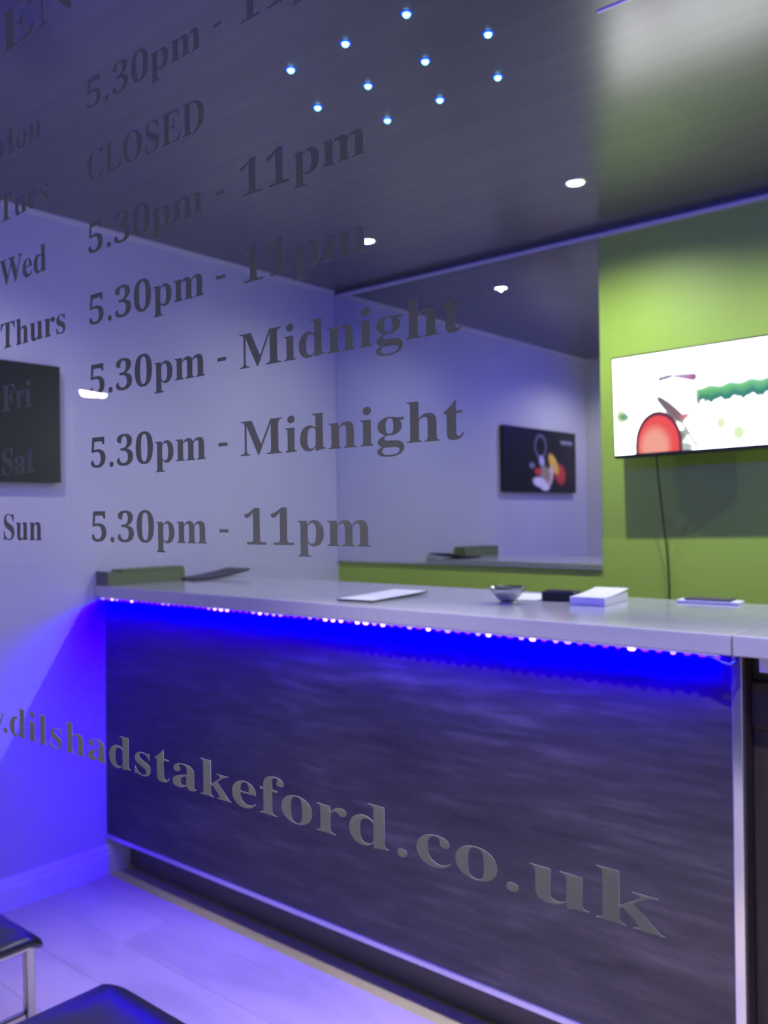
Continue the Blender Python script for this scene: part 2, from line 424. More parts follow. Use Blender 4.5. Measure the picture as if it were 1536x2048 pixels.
def print_plane(w, h, nx, ny, func, name, strength=None, rough=0.4):
    """flat print: a w x h sheet in local x/z (facing -y) coloured by func(u, v), u to the right, v up"""
    verts, faces, cols = [], [], []
    for j in range(ny + 1):
        for i in range(nx + 1):
            u, v = i / nx, j / ny
            verts.append(((u - 0.5) * w, 0, v * h)); cols.append(func(u, v))
    for j in range(ny):
        for i in range(nx):
            a = j * (nx + 1) + i
            faces.append((a, a + 1, a + nx + 2, a + nx + 1))
    me = bpy.data.meshes.new(name); me.from_pydata(verts, [], faces)
    ca = me.color_attributes.new('print', 'FLOAT_COLOR', 'POINT')
    for i, cc in enumerate(cols): ca.data[i].color = (*cc, 1)
    m = bpy.data.materials.new(name); m.use_nodes = True
    at = nd(m, 'ShaderNodeAttribute', attribute_name='print')
    b = bsdf(m)
    if strength is None:
        lk(m, at.outputs['Color'], b.inputs['Base Color']); b.inputs['Roughness'].default_value = rough
    else:
        b.inputs['Base Color'].default_value = (0.01, 0.01, 0.01, 1); b.inputs['Roughness'].default_value = 0.2
        lk(m, at.outputs['Color'], b.inputs['Emission Color']); b.inputs['Emission Strength'].default_value = strength
    me.materials.append(m)
    return me

def sm(a, b, x):
    t = max(0.0, min(1.0, (x - a) / (b - a) if b != a else 0)); return t * t * (3 - 2 * t)
def mixc(a, b, t): return tuple(p + (q - p) * t for p, q in zip(a, b))
def ell(u, v, cu, cv, ru, rv, rot=0.0):
    du, dv = u - cu, v - cv
    c_, s_ = math.cos(rot), math.sin(rot)
    return math.hypot((du * c_ + dv * s_) / ru, (-du * s_ + dv * c_) / rv)
def seg(u, v, a, b, asp=1.78):
    ax, ay, bx, by = a[0] * asp, a[1], b[0] * asp, b[1]; px, py = u * asp, v
    t = max(0, min(1, ((px - ax) * (bx - ax) + (py - ay) * (by - ay)) / ((bx - ax) ** 2 + (by - ay) ** 2)))
    return math.hypot(px - ax - t * (bx - ax), py - ay - t * (by - ay)), t

def tv_image(u, v):
    c = (1.0, 1.0, 1.0)
    # pale lime patches
    for cu, cv, ru, rv, k in ((0.60, 0.235, 0.05, 0.12, 0.5), (0.69, 0.13, 0.055, 0.12, 0.6), (0.155, 0.47, 0.07, 0.05, 0.3), (0.23, 0.56, 0.05, 0.025, 0.5), (0.04, 0.40, 0.05, 0.13, 0.6)):
        c = mixc(c, (0.75, 1.0, 0.30), k * (1 - sm(0.2, 1.0, ell(u, v, cu, cv, ru, rv))))
    # hedge strip at the right
    if u > 0.46:
        top = 0.595 + 0.010 * math.sin(u * 60) + 0.02 * sm(0.5, 0.85, u); bot = 0.465 + 0.016 * math.sin(u * 75 + 1) + 0.006 * math.sin(u * 190) + 0.012 * sm(0.5, 0.8, u)
        m = sm(0.46, 0.49, u) * sm(bot - 0.02, bot + 0.015, v) * (1 - sm(top - 0.02, top + 0.025, v))
        dark = 1 - sm(bot, top + 0.02, v)
        c = mixc(c, mixc((0.25, 0.75, 0.12), (0.02, 0.22, 0.10), dark), m)
        for px in (0.487, 0.52):
            c = mixc(c, (0.30, 0.40, 0.26), 0.7 * (1 - sm(0.004, 0.011, abs(u - px))) * (1 - sm(0.46, 0.50, v)) * sm(0.41, 0.44, v))
    # green at the left edge
    c = mixc(c, (0.06, 0.34, 0.14), 0.85 * (1 - sm(0.3, 1.0, ell(u, v, 0.055, 0.39, 0.045, 0.06, 0.3))))
    # cap brim stroke
    d, t = seg(u, v, (0.275, 0.735), (0.335, 0.752)); c = mixc(c, (0.25, 0.25, 0.27), 0.95 * (1 - sm(0.012, 0.030, d)))
    d, t = seg(u, v, (0.335, 0.755), (0.46, 0.715)); c = mixc(c, mixc((0.6, 0.6, 0.6), (0.42, 0.10, 0.10), t), 0.95 * (1 - sm(0.006 + 0.016 * t, 0.018 + 0.030 * t, d)))
    # dark strap
    d, t = seg(u, v, (0.268, 0.535), (0.385, 0.315)); c = mixc(c, mixc((0.18, 0.15, 0.14), (0.30, 0.16, 0.16), t), (1 - sm(0.014 + 0.05 * t * (1.3 - t), 0.036 + 0.05 * t * (1.3 - t), d)))
    d, t = seg(u, v, (0.395, 0.33), (0.415, 0.34)); c = mixc(c, (0.75, 0.20, 0.22), 0.8 * (1 - sm(0.01, 0.04, d)))
    d, t = seg(u, v, (0.385, 0.30), (0.47, 0.03)); c = mixc(c, (0.40, 0.40, 0.40), 0.75 * (1 - sm(0.006, 0.024, d)))
    # grey-green shade beside the red shape
    c = mixc(c, (0.20, 0.26, 0.20), 0.9 * (1 - sm(0.2, 1.0, ell(u, v, 0.385, 0.14, 0.045, 0.10, -0.3))))
    c = mixc(c, (0.42, 0.47, 0.40), 0.8 * (1 - sm(0.3, 1.0, ell(u, v, 0.40, 0.03, 0.07, 0.07))))
    # red rounded shape with dark outline
    r = ell(u, v, 0.255, 0.08, 0.125, 0.31) if v > 0.08 else ell(u, 0.08, 0.255, 0.08, 0.125, 0.31)
    if r < 1.2:
        inner = mixc((1.0, 0.40, 0.30), (0.95, 0.09, 0.08), sm(0.45, 0.95, ell(u, v, 0.235, 0.06, 0.115, 0.27)))
        c = mixc(c, (0.10, 0.02, 0.03), 1 - sm(1.04, 1.10, r))
        c = mixc(c, inner, 1 - sm(0.90, 0.98, r))
    k = 1 + 7 * sm(0.62, 1.0, min(c)) ** 2      # the blown-out white of the screen
    return tuple(x * k for x in c)

tv = empty('television', (-1.16, 3.235, 1.645)); tag(tv, 'wall-mounted flat television showing a bright picture on the green wall', 'television')
tv.rotation_euler = (0, math.radians(-1.1), 0)
TW, TH = 0.700, 0.398
link('casing', box_mesh(-TW / 2, TW / 2, -0.022, 0.026, 0, TH, M_BLACK, 0.006, 3), tv)
link('screen', print_plane(TW - 0.014, TH - 0.022, 200, 112, tv_image, 'tv_screen', 1.0), tv, (0, -0.0232, 0.013))
link('wall_bracket', box_mesh(-0.12, 0.12, 0.027, 0.112, 0.10, 0.30, M_BLACK, 0.004, 2), tv)
def arc(pts, n=8):
    out = []
    for i in range(len(pts) - 1):
        p0 = Vector(pts[max(i - 1, 0)]); p1 = Vector(pts[i]); p2 = Vector(pts[i + 1]); p3 = Vector(pts[min(i + 2, len(pts) - 1)])
        for k in range(n):
            t = k / n
            out.append(0.5 * ((2 * p1) + (-p0 + p2) * t + (2 * p0 - 5 * p1 + 4 * p2 - p3) * t * t + (-p0 + 3 * p1 - 3 * p2 + p3) * t ** 3))
    out.append(Vector(pts[-1])); return out
cb = link('power_cable', tube_mesh(arc([(-1.362, 3.275, 1.70), (-1.363, 3.276, 1.62), (-1.362, 3.315, 1.45), (-1.352, 3.338, 1.25), (-1.347, 3.343, 1.05), (-1.35, 3.344, 0.60), (-1.36, 3.344, 0.30)]), 0.0032, M_BLACK), None)
tag(cb, 'thin black power cable hanging below the television', 'cable')

def pic_image(u, v):
    # u runs along +y of the wall (left to right facing it)
    a = 2.28
    bgc = (0.006, 0.005, 0.010); c = bgc
    def blob(cu, cv, ru, rv, rot, col, k=1.0, s0=0.55):
        nonlocal c
        c = mixc(c, col, k * (1 - sm(s0, 1.0, ell(u * a, v, cu * a, cv, ru * a, rv, rot))))
    # curved pale glass shape
    r = ell(u * a, v, 0.52 * a, 0.73, 0.090 * a, 0.20, 0.0)
    c = mixc(c, (0.10, 0.10, 0.16), 0.7 * (1 - sm(0.06, 0.22, abs(r - 0.85))))
    blob(0.505, 0.50, 0.05, 0.10, 0.5, (0.35, 0.33, 0.46))
    blob(0.64, 0.42, 0.05, 0.06, 0, (0.13, 0.12, 0.2))
    # plate of food
    blob(0.24, 0.30, 0.10, 0.20, 0.5, (0.42, 0.03, 0.03))
    blob(0.335, 0.46, 0.115, 0.13, 0.75, (0.65, 0.36, 0.05))
    blob(0.385, 0.27, 0.05, 0.22, 0.35, (0.55, 0.38, 0.33))
    blob(0.46, 0.28, 0.10, 0.18, 0.3, (0.24, 0.19, 0.13))
    blob(0.56, 0.33, 0.06, 0.07, 0, (0.42, 0.03, 0.04))
    blob(0.535, 0.16, 0.12, 0.10, 0.1, (0.55, 0.52, 0.62))
    blob(0.46, 0.09, 0.08, 0.08, 0, (0.55, 0.52, 0.62))
    # faint caption
    if 0.04 < u < 0.24 and 0.78 < v < 0.87:
        k = sm(0.04, 0.06, u) * (1 - sm(0.22, 0.24, u)) * sm(0.78, 0.81, v) * (1 - sm(0.84, 0.87, v))
        c = mixc(c, (0.22, 0.20, 0.28), k * (0.75 + 0.25 * math.sin(u * 190)))
    return tuple(min(0.9, 1.6 * x) for x in c)

PY0, PY1, PZ0, PZ1 = 0.765, 1.762, 1.568, 2.012
pc = empty('wall_picture', (XL, (PY0 + PY1) / 2, PZ0)); pc.rotation_euler = (0, 0, math.pi / 2); tag(pc, 'black canvas picture of a plate of food on the white left wall', 'picture')
link('canvas', box_mesh(-(PY1 - PY0) / 2, (PY1 - PY0) / 2, -0.034, -0.001, 0, PZ1 - PZ0, M_BLACK, 0.002, 2), pc)
link('print', print_plane(PY1 - PY0, PZ1 - PZ0, 170, 76, pic_image, 'food_print', None, 0.35), pc, (0, -0.0345, 0))

# ------------------------------------------------------------------ lights in the ceiling
bez = lathe_mesh([(0.030, -0.001), (0.034, -0.0035), (0.041, -0.003), (0.0425, 0.0005), (0.030, 0.0005)], M_ALU, 28)
lens = lathe_mesh([(0.0, -0.0022), (0.029, -0.0018), (0.030, 0.0)], M_LENS, 24)
names_b = {-2.437: 'white recessed downlight over the left end of the worktop', -1.456: 'white recessed downlight over the middle of the worktop, above the television edge', -0.475: 'white recessed downlight over the counter flap', 0.506: 'white recessed downlight over the side counter'}
names_f = {-2.437: 'white recessed downlight near the window and the left wall', -1.456: 'white recessed downlight towards the window behind the right stool', -0.475: 'white recessed downlight by the window in front of the flap', 0.506: 'white recessed downlight by the window near the right wall'}
for yy, nm, W in ((2.815, names_b, DOWNLIGHT_BACK), (1.20, names_f, DOWNLIGHT_FRONT)):
    for xx, lab in nm.items():
        if yy < 2 and xx < -2: yy_ = 1.05
        else: yy_ = yy
        d = empty('downlight', (xx, yy_, ZC)); tag(d, lab, 'downlight', 'recessed ceiling downlights')
        link('bezel', bez, d); link('lens', lens, d)
        s = bpy.data.lights.new('downlight_lamp', 'SPOT'); s.energy = W * 10 * (1.0 if xx > -2 else 0.3 if yy > 2 else 0.16); s.color = (0.95, 0.97, 1.0) if yy > 2 else (1.0, 0.94, 0.92)
        s.spot_size = math.radians(158 if yy > 2 else 73 if xx > -2 else 150); s.spot_blend = 1.0 if yy > 2 else 0.7; s.shadow_soft_size = 0.007
        so = bpy.data.objects.new('downlight_lamp', s); so.location = (0, 0, -0.011); COL.objects.link(so); so.parent = d

star_core = lathe_mesh([(0.0092, 0.0), (0.0088, -0.004), (0.006, -0.008), (0, -0.010)], M_STAR, 16)
star_rim = lathe_mesh([(0.0093, -0.0020), (0.0125, -0.0020), (0.0135, 0.0), (0.0093, 0.0)], M_STAR_RIM, 18)
rows = (('window-side', 1.598, (-1.640, -1.4466, -1.2535)), ('middle', 1.796, (-1.7355, -1.5448, -1.3494, -1.1573)), ('wall-side', 1.991, (-1.6385, -1.4463, -1.2538)))
words = ('first', 'second', 'third', 'fourth')
for rn, yy, xs in rows:
    for i, xx in enumerate(xs):
        s = empty('star_light', (xx, yy, ZC)); tag(s, 'tiny blue ceiling star light, %s from the left in the %s row' % (words[i], rn), 'star light', 'blue star lights in the ceiling')
        link('bulb', star_core, s); link('rim', star_rim, s)

# ------------------------------------------------------------------ letter outlines (advance, contours) in 1/1000 em
GLYPHS = {
 '-': (216,[[27,154,27,206,189,206,189,154]]),
 '.': (180,[[89,-9,79,-8,69,-5,60,1,54,10,50,22,48,36,50,51,54,63,60,71,69,77,79,80,89,81,100,80,110,77,119,71,126,63,130,51,132,36,130,22,126,10,119,1,110,-5,100,-8]]),
 '0': (375,[[188,-7,150,-3,118,7,91,24,69,48,51,76,39,111,33,134,29,158,25,184,23,212,23,241,23,270,25,298,29,324,33,348,39,371,51,405,69,433,91,456,118,473,150,483,189,486,225,483,257,473,283,456,305,433,322,405,336,370,342,347,347,323,350,297,352,269,353,240,352,211,350,184,347,158,342,133,336,110,322,76,305,47,283,24,256,7,225,-3],[188,37,210,43,227,61,237,91,241,114,244,140,247,170,248,204,248,240,248,277,247,310,244,340,241,367,237,390,227,419,211,437,189,443,166,437,150,419,139,390,135,367,131,340,129,310,127,277,127,240,127,204,129,170,131,140,135,114,139,91,150,61,166,43]]),
 '1': (375,[[65,0,65,36,120,36,131,37,139,40,146,45,150,53,153,64,154,79,154,416,108,365,94,355,81,348,67,346,57,347,48,352,40,359,33,369,29,381,28,396,74,412,91,420,111,432,132,447,179,482,254,482,254,79,255,66,257,56,261,47,267,41,276,37,288,36,343,36,343,0]]),
 '3': (375,[[163,-7,132,-5,104,-2,81,5,62,13,46,23,34,35,26,47,20,60,19,74,21,90,26,103,36,113,48,120,61,125,76,126,78,100,86,79,99,62,116,50,135,43,158,40,173,41,187,44,199,49,211,56,221,66,230,79,236,95,240,115,241,139,238,163,229,184,214,202,194,216,168,224,137,227,95,227,95,269,140,269,166,272,188,281,204,296,216,316,223,340,225,367,223,390,219,409,211,424,200,436,186,443,169,445,154,444,142,439,133,430,125,419,120,406,116,391,111,341,86,343,64,348,47,356,34,367,27,382,24,401,28,423,41,444,62,461,91,475,128,483,173,486,217,483,255,474,286,458,309,436,323,409,328,377,324,348,315,323,298,301,277,283,253,267,225,256,243,252,261,246,279,238,297,228,312,216,326,201,336,184,342,163,345,138,343,112,338,90,329,70,318,52,304,37,288,25,271,15,251,7,230,1,209,-3,186,-6]]),
 '5': (375,[[165,-7,133,-5,106,-1,84,5,66,14,51,24,40,35,33,48,28,61,27,75,29,89,33,101,42,109,53,116,66,120,81,121,81,108,84,96,88,83,93,71,101,61,111,52,123,46,137,42,154,40,169,41,183,45,195,50,207,58,217,69,226,83,232,101,236,122,237,148,234,178,226,203,213,223,195,236,173,244,146,247,103,243,71,235,40,247,62,480,316,480,319,357,281,357,275,380,267,399,261,403,254,405,244,406,105,406,94,281,126,288,168,291,198,290,225,286,250,279,273,268,293,256,319,228,335,192,340,148,338,120,333,96,324,75,312,56,299,40,282,27,265,16,246,8,226,1,205,-3,185,-6]]),
 'C': (468,[[257,-11,230,-10,205,-6,181,0,159,9,137,20,105,43,78,71,56,104,45,127,37,150,31,175,27,201,26,228,27,255,31,281,37,306,45,329,56,351,79,384,106,412,139,435,160,446,183,454,207,461,233,464,259,465,292,463,328,454,367,440,388,435,402,439,413,449,419,465,437,465,437,308,420,308,403,347,381,380,356,407,328,427,298,439,265,443,222,435,187,409,163,365,149,304,144,226,149,153,165,97,192,56,230,32,278,24,305,26,331,33,358,45,383,61,407,81,428,106,447,89,418,53,384,25,345,5,303,-7]]),
 'D': (496,[[20,0,20,17,39,19,53,23,63,30,69,39,73,54,74,75,74,374,72,397,68,415,61,426,50,433,35,437,15,439,15,455,222,455,268,453,309,446,346,434,378,418,405,396,428,371,445,341,458,307,466,269,468,228,459,146,430,82,382,36,315,9,228,0],[222,24,262,30,295,47,319,75,331,97,339,124,346,155,349,190,351,229,345,303,330,360,305,401,269,425,223,433,208,432,197,429,190,423,185,415,183,402,182,385,182,72,183,55,185,42,190,34,197,29,208,25]]),
 'E': (442,[[14,0,14,17,35,18,51,22,62,30,70,41,74,57,75,78,75,369,74,394,69,413,62,425,51,433,36,437,16,439,16,455,399,455,399,320,383,320,375,357,361,386,340,406,312,420,276,428,232,430,200,428,194,426,189,422,186,417,183,388,183,246,193,246,221,248,243,256,259,269,272,288,281,313,288,345,304,345,304,118,287,118,284,143,280,164,273,181,264,195,254,206,241,213,225,218,207,221,185,222,183,222,183,67,184,53,187,42,192,35,201,31,213,28,230,28,261,29,289,32,313,39,335,48,354,60,371,75,386,94,399,116,411,143,430,143,402,0]]),
 'F': (404,[[15,0,15,17,36,20,52,26,62,34,69,45,73,62,75,84,75,375,73,396,69,412,61,423,50,430,35,435,14,439,14,455,394,455,394,320,377,320,372,345,365,367,355,385,343,400,328,412,310,420,288,426,261,430,230,431,200,429,194,428,189,425,186,421,182,398,182,247,190,247,217,250,239,257,256,270,269,289,278,314,284,347,302,347,302,118,285,118,279,154,269,181,257,200,239,213,217,221,189,224,182,224,182,81,183,66,185,53,188,43,193,34,200,28,210,24,222,20,238,18,257,17,257,0]]),
 'L': (426,[[15,0,15,17,36,20,52,24,62,32,69,43,73,59,75,81,75,379,73,399,69,414,62,425,51,432,36,436,16,439,16,455,250,455,250,439,233,438,219,436,208,434,199,430,193,424,188,416,185,407,183,394,182,379,182,83,185,47,188,40,193,35,200,31,234,28,264,29,291,33,315,40,335,49,354,63,370,80,384,100,397,125,409,154,427,154,402,0]]),
 'M': (634,[[14,0,14,17,34,20,50,24,61,32,69,43,74,58,75,79,75,382,75,396,73,407,71,416,66,423,61,428,53,432,15,439,15,455,185,455,317,142,449,455,617,455,617,439,598,436,583,430,573,423,566,412,561,397,560,378,560,85,561,68,562,54,565,43,569,34,574,28,582,23,591,20,602,18,617,17,617,0,396,0,396,17,433,25,440,29,446,36,450,44,453,54,454,68,455,83,455,399,288,0,270,0,105,389,105,80,107,57,112,41,120,30,131,23,148,19,169,17,169,0]]),
 'N': (494,[[403,-11,107,350,107,79,108,57,112,42,119,31,129,24,145,20,167,17,167,0,18,0,18,17,33,18,45,20,54,23,61,27,67,33,71,41,74,51,75,64,76,79,76,388,36,433,18,439,18,455,156,455,391,169,391,377,390,392,389,404,386,414,382,421,376,427,369,431,331,439,331,455,480,455,480,439,459,436,443,432,433,425,427,414,423,398,422,377,422,-11]]),
 'O': (525,[[261,-11,228,-9,198,-3,169,7,142,21,117,38,94,58,75,81,58,106,45,134,35,163,29,195,28,228,29,260,35,292,45,321,58,349,75,374,95,397,117,417,143,434,170,448,200,458,232,464,265,466,298,464,328,458,357,448,384,435,409,418,431,399,451,376,467,351,481,323,490,293,496,261,498,228,496,195,490,163,481,134,467,106,450,81,430,58,408,38,383,21,355,7,325,-3,294,-9],[265,12,306,21,338,47,361,90,375,150,379,228,378,268,374,304,368,337,359,365,348,389,324,419,294,437,260,443,219,435,186,409,163,366,150,305,145,228,146,188,150,151,157,119,166,91,177,67,201,37,230,18]]),
 'P': (418,[[15,0,15,17,36,20,52,24,62,32,69,43,73,59,75,81,75,379,73,398,69,413,62,424,51,431,36,436,16,439,16,455,214,455,246,455,274,453,299,450,319,445,336,440,357,429,375,415,390,398,400,378,407,356,409,332,404,296,390,266,367,240,348,228,326,218,301,211,273,207,242,206,182,206,182,81,183,59,187,43,194,32,205,24,221,20,242,17,242,0],[182,230,201,230,231,232,255,240,272,253,283,271,290,297,292,329,290,361,285,387,275,406,261,420,241,428,216,431,204,430,195,428,189,424,185,418,183,409,182,398]]),
 'S': (390,[[43,-11,43,158,62,158,75,113,91,77,111,50,136,30,164,19,197,15,220,17,241,24,257,36,269,51,276,69,279,89,273,117,255,140,225,160,163,191,127,210,99,231,77,253,62,276,53,302,50,332,52,358,57,381,67,403,80,421,96,437,115,449,136,459,160,464,185,466,229,461,282,448,291,446,300,445,310,447,317,454,320,466,339,466,339,319,322,319,315,343,305,365,293,385,280,402,265,417,248,429,231,438,213,443,194,445,173,443,155,437,140,426,128,413,122,398,120,380,121,364,127,349,137,336,151,325,168,314,189,303,253,273,279,260,300,247,317,233,331,219,342,204,350,188,355,171,358,153,359,133,357,106,350,80,339,58,323,38,304,21,281,8,254,-2,225,-8,192,-10,158,-8,126,1,98,9,85,12,78,12,73,10,69,7,61,-11]]),
 'T': (423,[[92,0,92,17,114,19,130,23,142,31,150,42,154,59,156,81,156,433,149,433,116,430,88,420,65,403,47,380,35,352,29,318,11,318,11,455,410,455,410,317,394,317,385,359,368,391,343,415,310,429,269,433,263,433,263,81,265,58,269,41,276,30,288,23,305,19,328,17,328,0]]),
 'W': (611,[[171,-11,32,393,27,407,21,419,15,427,8,433,-2,437,-15,439,-15,455,181,455,181,439,168,438,157,435,150,432,145,427,141,420,140,410,148,373,223,153,301,353,286,399,281,413,274,423,267,429,258,434,245,437,229,439,229,455,439,455,439,439,413,436,398,427,393,412,399,386,474,166,541,369,549,406,547,417,544,425,538,430,529,434,518,437,503,439,503,455,624,455,624,439,612,435,602,429,594,421,588,410,581,396,575,379,446,-11,428,-11,316,309,190,-11]]),
 'a': (344,[[255,-10,226,-5,208,10,200,35,168,11,133,-4,95,-9,74,-6,55,0,40,11,29,26,22,43,20,63,25,91,39,115,63,136,83,147,106,158,133,169,164,180,199,190,199,241,197,258,193,272,187,282,177,290,164,294,148,296,123,293,109,286,104,274,113,257,119,248,122,239,123,231,121,220,117,210,110,202,100,196,90,192,77,191,64,192,54,196,45,203,38,212,34,223,33,236,35,252,40,266,49,278,62,290,77,300,95,308,115,314,137,317,162,318,205,315,239,307,263,292,280,271,290,244,293,210,293,62,295,40,297,37,300,35,304,34,320,42,329,28,306,7,281,-6],[151,34,174,41,183,47,191,54,199,63,199,169,154,151,127,123,118,84,122,56,133,39]]),
 'c': (293,[[156,-10,131,-8,108,-1,87,11,67,26,51,45,38,68,28,93,21,120,19,150,22,181,29,210,40,237,55,260,74,280,96,297,120,309,146,317,175,319,204,317,230,310,250,298,265,283,274,265,277,245,276,233,272,223,266,215,258,209,248,205,236,204,214,209,201,225,196,251,197,261,197,271,194,286,185,294,169,297,149,292,133,279,121,257,114,227,112,187,115,142,123,105,137,76,156,55,178,42,204,38,227,42,250,53,271,72,285,60,263,35,240,15,214,1,186,-7]]),
 'd': (370,[[140,-10,117,-8,97,-1,78,10,61,26,47,44,35,66,26,91,21,118,19,147,21,180,27,210,36,237,48,261,63,281,81,297,101,309,123,316,146,318,175,314,201,301,223,280,223,401,222,413,218,423,212,430,203,435,191,438,176,439,176,455,319,455,319,75,320,60,322,49,325,41,330,35,340,30,353,28,353,11,331,10,307,7,281,3,253,-3,223,-10,223,39,201,12,173,-5],[171,28,182,30,192,34,202,41,211,51,218,62,223,76,223,242,220,252,214,262,206,270,196,276,186,279,174,281,155,277,141,267,130,250,123,225,119,193,118,153,119,115,123,83,130,58,140,42,153,32]]),
 'e': (301,[[154,-10,129,-8,106,-1,85,10,66,26,50,45,37,69,27,95,21,125,19,157,21,187,28,215,38,240,51,263,68,282,87,298,109,309,132,316,157,318,193,314,224,301,249,280,268,251,279,216,283,173,283,166,117,166,121,121,131,87,147,62,170,47,199,42,225,47,248,62,270,86,285,73,264,43,240,20,214,3,185,-7],[116,192,201,192,201,215,201,241,198,261,193,277,186,288,175,295,161,297,136,286,121,255,116,203]]),
 'f': (214,[[15,0,15,16,40,22,44,25,47,30,50,35,52,73,52,277,16,277,16,310,52,310,52,353,56,386,67,413,85,436,109,452,139,461,174,465,200,463,222,456,240,446,253,432,261,417,263,400,262,386,258,375,252,367,244,360,235,357,224,355,213,356,203,360,195,365,189,372,186,381,185,391,186,400,188,410,193,420,196,426,197,433,196,438,190,442,180,443,168,442,159,437,153,430,150,419,148,406,148,390,148,310,203,310,203,277,148,277,148,65,149,47,152,34,158,26,167,20,181,17,199,16,199,0]]),
 'g': (327,[[146,-140,106,-138,73,-132,48,-122,29,-108,18,-92,14,-75,20,-54,38,-38,69,-26,44,-10,29,9,24,30,26,46,32,61,42,74,57,86,77,98,102,110,73,124,51,141,35,161,25,185,22,212,24,232,30,251,40,268,53,282,69,295,88,305,109,312,132,317,157,318,183,317,208,312,233,304,317,304,317,268,268,268,281,248,289,226,291,203,290,185,285,167,276,151,264,137,250,125,234,116,215,108,194,104,172,103,157,103,142,104,131,103,121,100,112,94,106,87,102,80,101,71,105,59,119,51,141,49,175,49,208,48,236,45,259,40,277,33,292,24,303,13,310,-1,314,-18,316,-37,311,-67,296,-92,272,-113,253,-123,231,-130,206,-136,177,-139],[157,124,172,127,183,134,190,146,195,163,198,184,199,211,198,238,195,260,190,276,183,288,172,295,157,297,143,295,132,288,124,276,118,260,115,238,114,211,115,184,118,163,124,146,132,134,143,127],[161,-116,218,-111,252,-94,263,-66,262,-55,257,-47,249,-41,238,-37,223,-35,205,-34,97,-34,84,-45,76,-58,73,-73,76,-84,83,-94,95,-103,111,-111,133,-115]]),
 'h': (381,[[18,0,18,16,30,17,39,21,45,26,49,33,52,43,52,56,52,399,52,412,49,422,46,429,40,435,31,438,19,440,19,455,148,455,148,267,175,295,207,313,243,318,275,314,299,301,316,280,327,250,330,212,330,56,331,43,333,33,337,26,343,21,352,17,363,16,363,0,202,0,202,16,207,16,223,21,232,34,235,56,235,217,234,234,232,247,229,258,223,265,215,270,203,271,183,267,164,255,148,235,148,56,148,43,151,33,154,26,160,21,168,17,180,16,180,0]]),
 'i': (198,[[101,362,87,364,75,368,65,376,57,387,52,399,50,412,52,426,57,438,65,449,75,457,87,462,101,463,114,462,126,457,137,449,145,438,150,426,151,412,149,399,145,387,136,376,126,368,114,364],[18,0,18,16,30,18,39,21,45,26,49,32,52,43,52,56,52,252,52,267,50,278,47,285,41,289,32,292,20,293,21,310,148,310,148,56,149,43,151,33,154,26,160,21,168,18,180,16,180,0]]),
 'k': (359,[[17,0,17,16,30,18,39,21,45,26,49,33,52,43,52,56,52,398,52,412,50,422,47,429,42,434,33,438,20,439,21,455,148,455,148,169,227,248,236,259,242,269,244,278,240,287,228,292,209,293,206,293,206,310,345,310,345,293,320,289,297,278,275,260,222,209,346,34,355,24,365,18,376,16,376,0,211,0,211,16,217,16,229,18,237,23,239,32,232,49,163,147,148,134,148,56,148,43,151,33,154,26,160,21,168,18,180,16,180,0]]),
 'l': (199,[[18,0,18,16,30,18,39,21,45,26,49,32,52,43,52,56,52,398,52,411,50,421,47,429,42,434,33,438,20,439,20,455,148,455,148,56,149,43,151,33,154,26,160,21,168,18,180,16,180,0]]),
 'm': (554,[[18,0,18,16,30,17,39,21,45,26,49,33,52,43,52,56,52,253,52,266,49,276,46,284,40,289,31,293,19,294,19,310,146,310,146,265,173,294,204,312,237,318,277,312,305,293,320,261,348,293,381,312,418,318,449,314,473,301,490,280,500,250,504,212,504,56,504,43,507,33,510,26,516,21,524,17,536,16,536,0,377,0,377,16,389,18,397,21,403,26,407,34,409,44,410,56,410,217,409,234,407,247,404,258,398,265,389,270,377,271,358,268,341,256,324,237,324,56,325,44,327,34,331,26,336,21,345,18,356,16,356,0,199,0,199,16,211,18,219,21,225,26,229,34,231,44,232,56,232,217,231,233,229,247,226,258,220,265,211,270,199,271,180,267,162,255,146,235,146,56,147,44,149,34,152,27,158,21,166,18,177,16,177,0]]),
 'n': (381,[[18,0,18,16,30,17,39,21,45,26,49,33,52,43,52,56,52,253,52,266,49,276,46,284,40,289,31,293,19,294,19,310,148,310,148,267,175,296,207,313,243,318,275,314,299,301,316,280,327,250,330,212,330,56,331,43,333,33,337,26,343,21,352,17,363,16,363,0,202,0,202,16,207,16,223,21,232,34,235,56,235,217,234,234,232,247,229,258,223,265,215,270,203,271,183,267,164,255,148,235,148,56,148,43,151,33,154,26,160,21,168,17,180,16,180,0]]),
 'o': (336,[[169,-10,140,-8,114,-1,90,11,69,27,52,47,38,70,27,96,21,124,19,154,21,184,27,213,38,239,52,262,69,281,90,297,114,309,140,316,168,318,196,316,222,309,245,298,266,282,283,263,298,240,308,214,315,185,317,154,315,123,308,94,298,69,284,46,266,26,245,11,222,-1,197,-8],[169,11,186,14,199,24,209,39,212,50,215,64,217,81,220,154,218,206,214,245,208,271,198,286,185,296,169,299,151,296,138,286,128,271,122,245,118,206,117,154,120,82,122,64,125,50,128,39,138,24,152,14]]),
 'p': (371,[[17,-139,17,-124,27,-123,34,-120,40,-117,45,-113,48,-107,50,-101,52,-64,52,243,52,261,50,275,46,283,41,288,32,292,19,295,19,310,143,310,143,263,166,294,195,313,230,319,253,317,274,310,293,298,309,283,323,264,335,241,343,216,348,189,350,160,348,128,343,99,334,72,323,48,308,28,291,12,272,0,250,-8,227,-10,196,-5,170,9,148,32,148,-58,152,-99,155,-107,160,-113,167,-118,197,-123,197,-139],[195,28,214,32,229,42,239,59,247,84,251,116,253,154,251,192,247,223,241,248,232,265,218,275,199,278,179,273,162,259,148,235,148,69,160,46,176,33]]),
